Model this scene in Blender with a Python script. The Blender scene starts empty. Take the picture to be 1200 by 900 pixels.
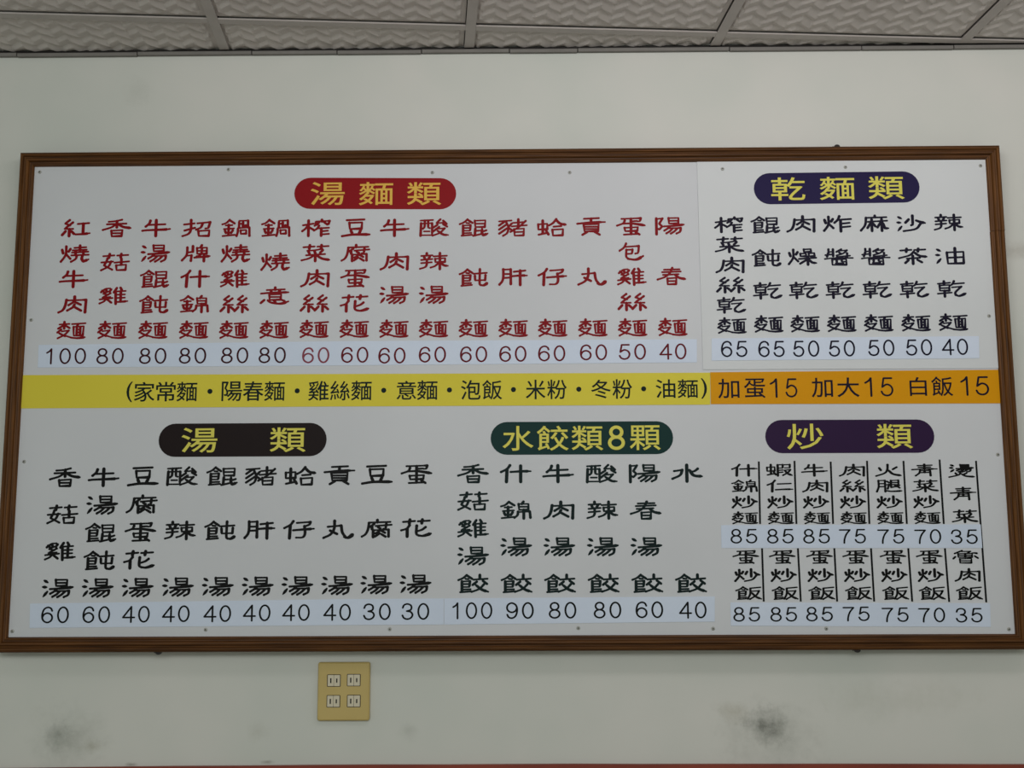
import bpy, bmesh, math, random
from mathutils import Vector, Matrix, noise
from mathutils.geometry import delaunay_2d_cdt

random.seed(7)
S = bpy.context.scene
COL = S.collection
ZB = 1.40                      # height of the lower inner edge of the sign frame above the floor

# ------------------------------------------------------------------ camera
CX, CZ, CD = 0.03971, 0.16597 + ZB, 2.9879
YAW, PITCH, ROLL, FPX = -0.01081, 0.14794, -0.00385, 1420.0


def cam_axes():
    cy, sy = math.cos(YAW), math.sin(YAW)
    cp, sp = math.cos(PITCH), math.sin(PITCH)
    f = Vector((sy * cp, cy * cp, sp))
    r = Vector((cy, -sy, 0))
    u = r.cross(f)
    cr, sr = math.cos(ROLL), math.sin(ROLL)
    return cr * r + sr * u, -sr * r + cr * u, f


AR, AU, AF = cam_axes()
CP = Vector((CX, -CD, CZ))
cam = bpy.data.cameras.new('camera')
cam.sensor_fit = 'HORIZONTAL'
cam.sensor_width = 36.0
cam.lens = FPX / 1200 * 36
cam_ob = bpy.data.objects.new('camera', cam)
m = Matrix((AR, AU, -AF)).transposed().to_4x4()
m.translation = CP
cam_ob.matrix_world = m
COL.objects.link(cam_ob)
S.camera = cam_ob


def ray(px, py):
    return AF + AR * ((px - 600) / FPX) - AU * ((py - 450) / FPX)


def atY(px, py, Y):
    d = ray(px, py)
    return CP + d * ((Y - CP.y) / d.y)


def atZ(px, py, Z):
    d = ray(px, py)
    return CP + d * ((Z - CP.z) / d.z)


# ------------------------------------------------------------------ world, lights, exposure
W = bpy.data.worlds.new('world')
S.world = W
W.use_nodes = True
W.node_tree.nodes['Background'].inputs[0].default_value = (0.90, 1.0, 0.90, 1)
W.node_tree.nodes['Background'].inputs[1].default_value = 0.43


def area(name, loc, target, sx, sy, power, col):
    l = bpy.data.lights.new(name, 'AREA')
    l.shape = 'RECTANGLE'
    l.size, l.size_y = sx, sy
    l.energy = power
    l.color = col
    o = bpy.data.objects.new(name, l)
    o.location = loc
    o.rotation_euler = (Vector(target) - Vector(loc)).to_track_quat('-Z', 'Y').to_euler()
    COL.objects.link(o)
    return o


# soft daylight from high up behind, and a fluorescent batten hung just under the ceiling
area('daylight', (-0.3, -3.9, 2.45), (-0.1, 0, 1.9), 3.2, 0.7, 40, (0.95, 1.0, 0.99))
area('fluorescent_batten', (0.75, -1.3, 2.78), (0.65, 0, 2.72), 2.1, 0.30, 7.6, (1.0, 0.93, 0.95))

S.view_settings.view_transform = 'Standard'
S.view_settings.look = 'None'
S.view_settings.gamma = 1
S.view_settings.use_curve_mapping = False
S.view_settings.exposure = 0.0


# ------------------------------------------------------------------ materials
def lin(c):
    out = []
    for v in c:
        v /= 255.0
        out.append(v / 12.92 if v <= 0.04045 else ((v + 0.055) / 1.055) ** 2.4)
    return (*out, 1)


def base_mat(name, rgb, rough=0.6, spec=0.4):
    m = bpy.data.materials.new(name)
    m.use_nodes = True
    b = m.node_tree.nodes['Principled BSDF']
    b.inputs['Base Color'].default_value = lin(rgb)
    b.inputs['Roughness'].default_value = rough
    b.inputs['Specular IOR Level'].default_value = spec
    return m, m.node_tree, b


def N(nt, typ, **kw):
    n = nt.nodes.new(typ)
    for k, v in kw.items():
        setattr(n, k, v)
    return n


def mottled(name, rgb, rgb2, scale, rough=0.6, spec=0.4, stretch=(1, 1, 1), bump=0.0, bscale=60, detail=4, lo=0.3, hi=0.7):
    m, nt, b = base_mat(name, rgb, rough, spec)
    tc = N(nt, 'ShaderNodeTexCoord')
    mp = N(nt, 'ShaderNodeMapping')
    mp.inputs['Scale'].default_value = stretch
    nt.links.new(tc.outputs['Object'], mp.inputs[0])
    nz = N(nt, 'ShaderNodeTexNoise')
    nz.inputs['Scale'].default_value = scale
    nz.inputs['Detail'].default_value = detail
    nt.links.new(mp.outputs[0], nz.inputs['Vector'])
    rp = N(nt, 'ShaderNodeValToRGB')
    rp.color_ramp.elements[0].position = lo
    rp.color_ramp.elements[1].position = hi
    rp.color_ramp.elements[0].color = lin(rgb)
    rp.color_ramp.elements[1].color = lin(rgb2)
    nt.links.new(nz.outputs['Fac'], rp.inputs[0])
    nt.links.new(rp.outputs[0], b.inputs['Base Color'])
    if bump:
        n2 = N(nt, 'ShaderNodeTexNoise')
        n2.inputs['Scale'].default_value = bscale
        n2.inputs['Detail'].default_value = 3
        nt.links.new(mp.outputs[0], n2.inputs['Vector'])
        bp = N(nt, 'ShaderNodeBump')
        bp.inputs['Strength'].default_value = bump
        bp.inputs['Distance'].default_value = 0.002
        nt.links.new(n2.outputs['Fac'], bp.inputs['Height'])
        nt.links.new(bp.outputs[0], b.inputs['Normal'])
    return m


def math_node(nt, op, a, b=None, clamp=False):
    n = N(nt, 'ShaderNodeMath', operation=op, use_clamp=clamp)
    for i, v in enumerate((a, b)):
        if v is None:
            continue
        if isinstance(v, (int, float)):
            n.inputs[i].default_value = v
        else:
            nt.links.new(v, n.inputs[i])
    return n.outputs[0]


def wall_material():
    """off-white emulsion with old grime: smudges where hands and heads have rubbed the plaster, and one soft shadow painted in"""
    m, nt, b = base_mat('painted_plaster', (196, 196, 188), 0.55, 0.3)
    tc = N(nt, 'ShaderNodeTexCoord')
    P = tc.outputs['Object']
    n1 = N(nt, 'ShaderNodeTexNoise')
    n1.inputs['Scale'].default_value = 2.2
    n1.inputs['Detail'].default_value = 3
    nt.links.new(P, n1.inputs['Vector'])
    rp = N(nt, 'ShaderNodeValToRGB')
    rp.color_ramp.elements[0].position = 0.35
    rp.color_ramp.elements[1].position = 0.65
    rp.color_ramp.elements[0].color = lin(WALL_A)
    rp.color_ramp.elements[1].color = lin(WALL_B)
    nt.links.new(n1.outputs['Fac'], rp.inputs[0])
    col = rp.outputs[0]
    n2 = N(nt, 'ShaderNodeTexNoise')
    n2.inputs['Scale'].default_value = 38
    n2.inputs['Detail'].default_value = 6
    n2.inputs['Roughness'].default_value = 0.7
    nt.links.new(P, n2.inputs['Vector'])
    n3 = N(nt, 'ShaderNodeTexNoise')
    n3.inputs['Scale'].default_value = 9
    n3.inputs['Detail'].default_value = 4
    nt.links.new(P, n3.inputs['Vector'])
    sep = N(nt, 'ShaderNodeSeparateXYZ')
    nt.links.new(P, sep.inputs[0])
    for (px, py, rx, rz, amt, c) in STAINS_AND_SHADOW:
        c3 = atY(px, py, 0)
        dx = math_node(nt, 'DIVIDE', math_node(nt, 'SUBTRACT', sep.outputs[0], c3.x), rx)
        dz = math_node(nt, 'DIVIDE', math_node(nt, 'SUBTRACT', sep.outputs[2], c3.z), rz)
        r2 = math_node(nt, 'ADD', math_node(nt, 'MULTIPLY', dx, dx), math_node(nt, 'MULTIPLY', dz, dz))
        r2 = math_node(nt, 'SQRT', r2)
        wob = math_node(nt, 'MULTIPLY', math_node(nt, 'SUBTRACT', n2.outputs['Fac'], 0.5), 1.5)
        wob2 = math_node(nt, 'MULTIPLY', math_node(nt, 'SUBTRACT', n3.outputs['Fac'], 0.5), 1.3)
        r2 = math_node(nt, 'ADD', math_node(nt, 'ADD', r2, wob), wob2)
        k = math_node(nt, 'SUBTRACT', 1.0, r2, True)
        k = math_node(nt, 'MULTIPLY', math_node(nt, 'POWER', k, 1.4), amt, True)
        mx = N(nt, 'ShaderNodeMix', data_type='RGBA')
        nt.links.new(k, mx.inputs[0])
        nt.links.new(col, mx.inputs[6])
        mx.inputs[7].default_value = lin(c)
        col = mx.outputs[2]
    nt.links.new(col, b.inputs['Base Color'])
    bp = N(nt, 'ShaderNodeBump')
    bp.inputs['Strength'].default_value = 0.15
    bp.inputs['Distance'].default_value = 0.003
    nt.links.new(n3.outputs['Fac'], bp.inputs['Height'])
    nt.links.new(bp.outputs[0], b.inputs['Normal'])
    return m


WALL_A, WALL_B = (201, 203, 196), (211, 209, 203)
STAINS_AND_SHADOW = [
    (68, 861, 0.045, 0.04, 0.5, (112, 114, 106)),
    (75, 868, 0.12, 0.10, 0.28, (130, 132, 122)),
    (896, 851, 0.06, 0.055, 0.8, (104, 105, 98)),
    (905, 862, 0.16, 0.10, 0.30, (130, 131, 122)),
    (860, 834, 0.05, 0.03, 0.25, (140, 128, 96)),
    (108, 875, 0.03, 0.02, 0.35, (140, 134, 110)),
    (302, 858, 0.04, 0.03, 0.22, (145, 143, 125)),
    (478, 857, 0.03, 0.03, 0.3, (140, 141, 132)),
    (1050, 820, 0.25, 0.06, 0.15, (150, 150, 128)),
    (313, 893, 0.02, 0.006, 0.6, (105, 100, 85)),
    (154, 896, 0.02, 0.006, 0.5, (105, 100, 85)),
    (160, 110, 0.05, 0.05, 0.15, (150, 150, 140)),
    (1196, 293, 0.09, 0.03, 0.35, (150, 142, 130)),  # soft shadow beside the frame, painted into the wall colour
]
M = {}
M['wall'] = wall_material()
M['floor'] = mottled('floor_tile', (150, 140, 125), (165, 156, 140), 3, 0.4)
M['ceiling_deck'] = base_mat('ceiling_deck', (70, 68, 66), 0.9)[0]
M['tile'] = mottled('gypsum_tile', (190, 182, 178), (200, 192, 188), 14, 0.6, 0.25)
M['bar'] = mottled('grid_paint', (168, 160, 156), (176, 168, 164), 20, 0.45, 0.4)
M['angle'] = mottled('angle_paint', (116, 112, 108), (124, 120, 116), 20, 0.6, 0.2)
M['red_trim'] = mottled('red_brown_paint', (120, 44, 30), (142, 58, 40), 5, 0.5, stretch=(1, 1, 4))
M['board'] = mottled('white_board', (198, 199, 203), (206, 207, 211), 1.6, 0.5, 0.22)
M['sheet'] = mottled('white_sheet', (204, 206, 208), (210, 212, 214), 2.0, 0.5, 0.22)
M['strip'] = mottled('paper_strip', (201, 211, 229), (207, 216, 233), 5, 0.5, 0.3)
M['yellow'] = mottled('yellow_print', (212, 196, 60), (219, 204, 70), 2, 0.5, 0.12)
M['orange'] = mottled('orange_print', (210, 143, 0), (214, 149, 0), 2, 0.5, 0.12)
M['wood_h'] = mottled('frame_wood_level', (50, 27, 9), (106, 66, 28), 16, 0.5, 0.22, stretch=(0.5, 14, 14), detail=6, lo=0.25, hi=0.8)
M['wood_v'] = mottled('frame_wood_upright', (58, 32, 10), (120, 76, 32), 16, 0.5, 0.22, stretch=(14, 14, 0.5), detail=6, lo=0.25, hi=0.8)
M['red'] = base_mat('red_lettering', (128, 6, 16), 0.5, 0.12)[0]
M['maroon'] = base_mat('maroon_lettering', (56, 6, 16), 0.5, 0.12)[0]
M['wine'] = base_mat('wine_red_lettering', (98, 10, 24), 0.5, 0.12)[0]
M['faded'] = base_mat('faded_red_lettering', (132, 62, 76), 0.5, 0.12)[0]
M['navy'] = base_mat('navy_lettering', (16, 12, 34), 0.5, 0.12)[0]
M['black'] = base_mat('black_lettering', (8, 8, 8), 0.5, 0.12)[0]
M['green'] = base_mat('dark_green_lettering', (6, 26, 26), 0.5, 0.12)[0]
M['gold'] = base_mat('gold_lettering', (222, 178, 80), 0.5, 0.12)[0]
M['lemon'] = base_mat('lemon_lettering', (216, 206, 92), 0.5, 0.12)[0]
M['p_red'] = base_mat('red_plaque', (138, 14, 22), 0.5, 0.12)[0]
M['p_navy'] = base_mat('navy_plaque', (32, 24, 66), 0.5, 0.12)[0]
M['p_black'] = base_mat('brown_black_plaque', (26, 14, 14), 0.5, 0.12)[0]
M['p_green'] = base_mat('dark_green_plaque', (12, 48, 46), 0.5, 0.12)[0]
M['p_purple'] = base_mat('purple_plaque', (44, 22, 58), 0.5, 0.12)[0]
M['steel'] = base_mat('screw_steel', (172, 172, 166), 0.4)[0]
M['steel'].node_tree.nodes['Principled BSDF'].inputs['Metallic'].default_value = 0.25
M['dark'] = base_mat('dark_metal_and_shade', (26, 20, 17), 0.6)[0]
M['plate'] = mottled('outlet_plastic', (186, 162, 96), (194, 170, 104), 8, 0.35, 0.5)
M['cream'] = base_mat('socket_cream', (206, 196, 172), 0.4)[0]
M['slot'] = base_mat('slot_dark', (14, 12, 10), 0.8)[0]


# ------------------------------------------------------------------ mesh builder
class MB:
    def __init__(s):
        s.v, s.f = [], []

    def add(s, vs, fs):
        o = len(s.v)
        s.v += [tuple(p) for p in vs]
        s.f += [tuple(i + o for i in f) for f in fs]

    def box(s, x0, x1, y0, y1, z0, z1):
        s.add([(x, y, z) for x in (x0, x1) for y in (y0, y1) for z in (z0, z1)],
              [(0, 1, 3, 2), (4, 6, 7, 5), (0, 4, 5, 1), (2, 3, 7, 6), (0, 2, 6, 4), (1, 5, 7, 3)])

    def slab(s, pts, y0, y1):
        """pts: outline in (x, z), counter-clockwise seen from the room; y0 front, y1 back"""
        n = len(pts)
        s.add([(x, y0, z) for x, z in pts] + [(x, y1, z) for x, z in pts],
              [tuple(range(n)), tuple(range(2 * n - 1, n - 1, -1))] +
              [(i, i + n, (i + 1) % n + n, (i + 1) % n) for i in range(n)])

    def build(s, name, mat, parent=None, bevel=0, label=None, kind=None, smooth=False):
        me = bpy.data.meshes.new(name)
        me.from_pydata(s.v, [], s.f)
        me.materials.append(mat)
        me.update()
        o = bpy.data.objects.new(name, me)
        COL.objects.link(o)
        if parent:
            o.parent = parent
        if bevel:
            b = o.modifiers.new('bevel', 'BEVEL')
            b.width = bevel
            b.segments = 2
            b.limit_method = 'ANGLE'
        if label:
            o['label'] = label
        if kind:
            o['kind'] = kind
        if smooth:
            for p in me.polygons:
                p.use_smooth = True
        return o


def empty(name, loc, label, cat, group=None):
    o = bpy.data.objects.new(name, None)
    o.location = loc
    o.empty_display_size = 0.1
    COL.objects.link(o)
    o['label'], o['category'] = label, cat
    if group:
        o['group'] = group
    return o


# ------------------------------------------------------------------ room shell
CEIL = ZB + 1.47894 + 0.012
mb = MB()
mb.box(-3.2, 3.2, 0.0, 0.12, 0, CEIL + 0.12)
mb.build('wall_front', M['wall'], kind='structure')
mb = MB()
mb.box(-3.2, 3.2, -5.2, 0.0, -0.05, 0)
mb.build('floor', M['floor'], kind='structure')

# red-brown dado below the white plaster; its top edge is slightly uneven
mb = MB()
topz = (atY(600, 895.6, -0.012).z)
pts = [(-3.2, 0.0), (3.2, 0.0)]
for i in range(41):
    x = 3.2 - 6.4 * i / 40
    drop = (0.0075 if x < 0 else 0.0028) * min(1.6, abs(x) / 1.25) ** 2
    pts.append((x, topz - 0.001 - drop + 0.0010 * noise.noise(Vector((x * 4, 0, 0)))))
mb.slab(pts, -0.012, 0)
mb.build('trim_1', M['red_trim'], kind='structure')

# suspended ceiling: deck above, lay-in tiles, tee bars, wall angle
mb = MB()
mb.box(-3.2, 3.2, -5.2, 0.0, CEIL + 0.07, CEIL + 0.12)
ceiling = mb.build('ceiling', M['ceiling_deck'], kind='structure')

G, X0, SP, Y0 = 0.08111, -0.73704, 0.63391, -0.18008
CV = Vector((math.cos(G), math.sin(G), 0))
DV = Vector((-math.sin(G), math.cos(G), 0))
ORG = Vector((X0, 0, 0))
# cross tee line through (X0, Y0): v coordinate of that line
V0 = (Vector((X0, Y0, 0)) - ORG).dot(DV)
SHIFT_U = (Vector((X0, Y0, 0)) - ORG).dot(CV)


def grid_pt(u, v, z=0):
    p = ORG + CV * u + DV * v
    return Vector((p.x, p.y, z))


def relief(u, v):
    """embossed zigzag weave of the gypsum tiles: alternate slanted facets"""
    a = u / 0.0634
    seg = math.floor(a * 2)
    t = a * 2 - seg
    tri = t if seg % 2 == 0 else 1 - t
    b = v / 0.052 - 0.55 * tri
    fb = b - math.floor(b)
    up = min(fb / 0.68, (1 - fb) / 0.32)
    down = min(fb / 0.32, (1 - fb) / 0.68)
    e = 0.5 * min(1, min(t, 1 - t) / 0.14)
    w = 0.5 + e if seg % 2 == 0 else 0.5 - e
    return -0.0052 * (w * up + (1 - w) * down)


def tile_mesh(w, d, n_u, n_v, seed):
    vs, fs = [], []
    for j in range(n_v + 1):
        for i in range(n_u + 1):
            u, v = w * i / n_u, d * j / n_v
            e = min(u, v, w - u, d - v)
            vs.append((u, v, relief(u + 0.013, v) * (1 if e > 0.01 else 0)))
    for j in range(n_v):
        for i in range(n_u):
            a = j * (n_u + 1) + i
            fs.append((a, a + n_u + 1, a + n_u + 2, a + 1))
    me = bpy.data.meshes.new('ceiling_tile')
    me.from_pydata(vs, [], fs)
    me.materials.append(M['tile'])
    return me


gap = 0.006
BW = 0.0125     # half width of the tee flange
TW = SP - gap - BW - 0.0020     # the tiles stop a hair short of two of their tees
full = tile_mesh(TW, TW, 126, 126, 0)
rot = Matrix.Rotation(G, 4, 'Z')
NU0, NU1 = -3, 5
for iu in range(NU0, NU1):
    for iv in range(-6, 1):
        # rows run from the wall (iv = 0, cut to fit) towards the camera
        org = grid_pt(iu * SP + gap, V0 + (iv - 0) * SP + gap, CEIL + 0.007)
        if abs(org.x) > 2.4:
            continue
        if iv == 0:
            me = tile_mesh(TW, 0.42, 126, 84, 1)
            bm = bmesh.new()
            bm.from_mesh(me)
            bpy.data.meshes.remove(me)
            bmesh.ops.transform(bm, matrix=Matrix.Translation(org) @ rot, verts=bm.verts)
            bmesh.ops.bisect_plane(bm, geom=bm.verts[:] + bm.edges[:] + bm.faces[:], plane_co=(0, -0.006, 0), plane_no=(0, 1, 0), clear_outer=True)
            if not bm.faces:
                bm.free()
                continue
            me = bpy.data.meshes.new('ceiling_tile')
            bm.to_mesh(me)
            bm.free()
            if not me.materials:
                me.materials.append(M['tile'])
            o = bpy.data.objects.new('ceiling_tile', me)
        else:
            o = bpy.data.objects.new('ceiling_tile', full)
            o.matrix_world = Matrix.Translation(org) @ rot
        COL.objects.link(o)
        o.parent = ceiling


def bar_mesh(p, q, side, name):
    """inverted tee: flange and web from p to q"""
    d = (q - p).normalized()
    n = Vector((-d.y, d.x, 0))
    mb = MB()
    for (hw, z0, z1) in ((BW, CEIL, CEIL + 0.0035), (0.0015, CEIL + 0.0035, CEIL + 0.034)):
        c = [p + n * hw, p - n * hw, q - n * hw, q + n * hw]
        if name == 'main_tee':      # cut the wall end parallel to the wall
            for k in (2, 3):
                t = (-0.001 - c[k].y) / d.y
                c[k] = c[k] + d * t
        vs = [(a.x, a.y, z) for z in (z0, z1) for a in c]
        mb.add(vs, [(0, 1, 2, 3), (7, 6, 5, 4), (0, 4, 5, 1), (1, 5, 6, 2), (2, 6, 7, 3), (3, 7, 4, 0)])
    o = mb.build(name, M['bar'], ceiling)
    if max(v[1] for v in mb.v) > -0.0135:       # trim what would run into the wall angle
        bm = bmesh.new()
        bm.from_mesh(o.data)
        bmesh.ops.bisect_plane(bm, geom=bm.verts[:] + bm.edges[:] + bm.faces[:], plane_co=(0, -0.0135, 0), plane_no=(0, 1, 0), clear_outer=True)
        bm.to_mesh(o.data)
        bm.free()
    return o


for k in range(-2, 6):
    q = grid_pt(k * SP, 0)
    if abs(q.x) > 2.6:
        continue
    t = (-0.002 - q.y) / DV.y
    bar_mesh(grid_pt(k * SP, -4.4), q + DV * t, 0, 'main_tee')
for k in range(-2, 5):
    for r in range(-6, 1):
        u0, u1 = k * SP + BW + 0.0004, (k + 1) * SP - BW - 0.0004
        a, b = grid_pt(u0, V0 + r * SP), grid_pt(u1, V0 + r * SP)
        if abs(a.x) > 2.4 or abs(b.x) > 2.6:
            continue
        if a.y > -0.02:
            continue
        bar_mesh(a, b, 0, 'cross_tee')

# wall angle: short lengths with open joints
jx = [-700, -420, -130, 20, 161, 295, 395, 494, 597, 677, 855, 1010, 1118, 1290, 1500, 1750]
for i in range(len(jx) - 1):
    a, b = atY(jx[i], 64, -0.01).x + 0.0012, atY(jx[i + 1], 64, -0.01).x - 0.0012
    dz = random.uniform(-0.0012, 0.0012)
    mb = MB()
    mb.box(a, b, -0.0125, -0.0035, CEIL - 0.0125 + dz, CEIL - 0.0035 + dz)
    mb.build('wall_angle', M['angle'], ceiling, bevel=0.0006)
# dark strip added behind the wall angle as the shade in its gap and joints
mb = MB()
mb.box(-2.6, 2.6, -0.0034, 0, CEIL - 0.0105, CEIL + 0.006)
mb.build('gap_shade_strip', M['dark'], ceiling)

# ------------------------------------------------------------------ brush lettering (clerical hand), 100 x 60 units, y down
#   a stroke is "x y x y ..."; a leading > swells it to a flared tail; a leading . makes a tear-shaped dot
COMP = {
    'silk': "28 0 12 13 30 20;40 9 10 33 42 33;28 34 28 60;14 42 2 56;36 42 46 52",
    'fire': "20 3 20 28 14 42 2 57;5 15 9 27;36 12 30 21;22 32 28 38 37 47",
    'water': ".4 4 17 11;.0 25 14 26;.16 40 2 57",
    'food': "28 0 16 10 0 17;28 1 46 13;24 13 34 14;12 22 12 57;12 22 39 21 37 41 13 41;13 31 37 31;13 50 41 49;6 59 44 56",
    'gold': "26 0 14 11 0 16;26 1 44 13;12 20 36 19;6 33 42 31;23 18 23 54;10 39 14 47;38 38 32 47;2 58 46 54",
    'insect': "2 15 2 35 34 34 34 13 2 15;18 1 18 50;3 55 36 48;30 41 38 54",
    'grass': "6 8 46 5;29 0 27 14;56 6 96 4;71 0 69 13",
    'man': "30 0 20 13 0 24;20 15 18 60",
    'sunrise': "24 2 26 22 72 22 74 2 24 2;26 12 72 12;>0 32 50 30 100 26;30 32 18 40 2 47;18 39 84 38 80 51 62 58;42 40 30 49 12 57;66 40 52 50 34 58",
    'dish': "25 0 25 24;8 9 43 7;20 14 4 24;31 14 44 22;15 27 2 38;17 34 42 31 28 46 4 59;9 41 30 52",
}
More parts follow.
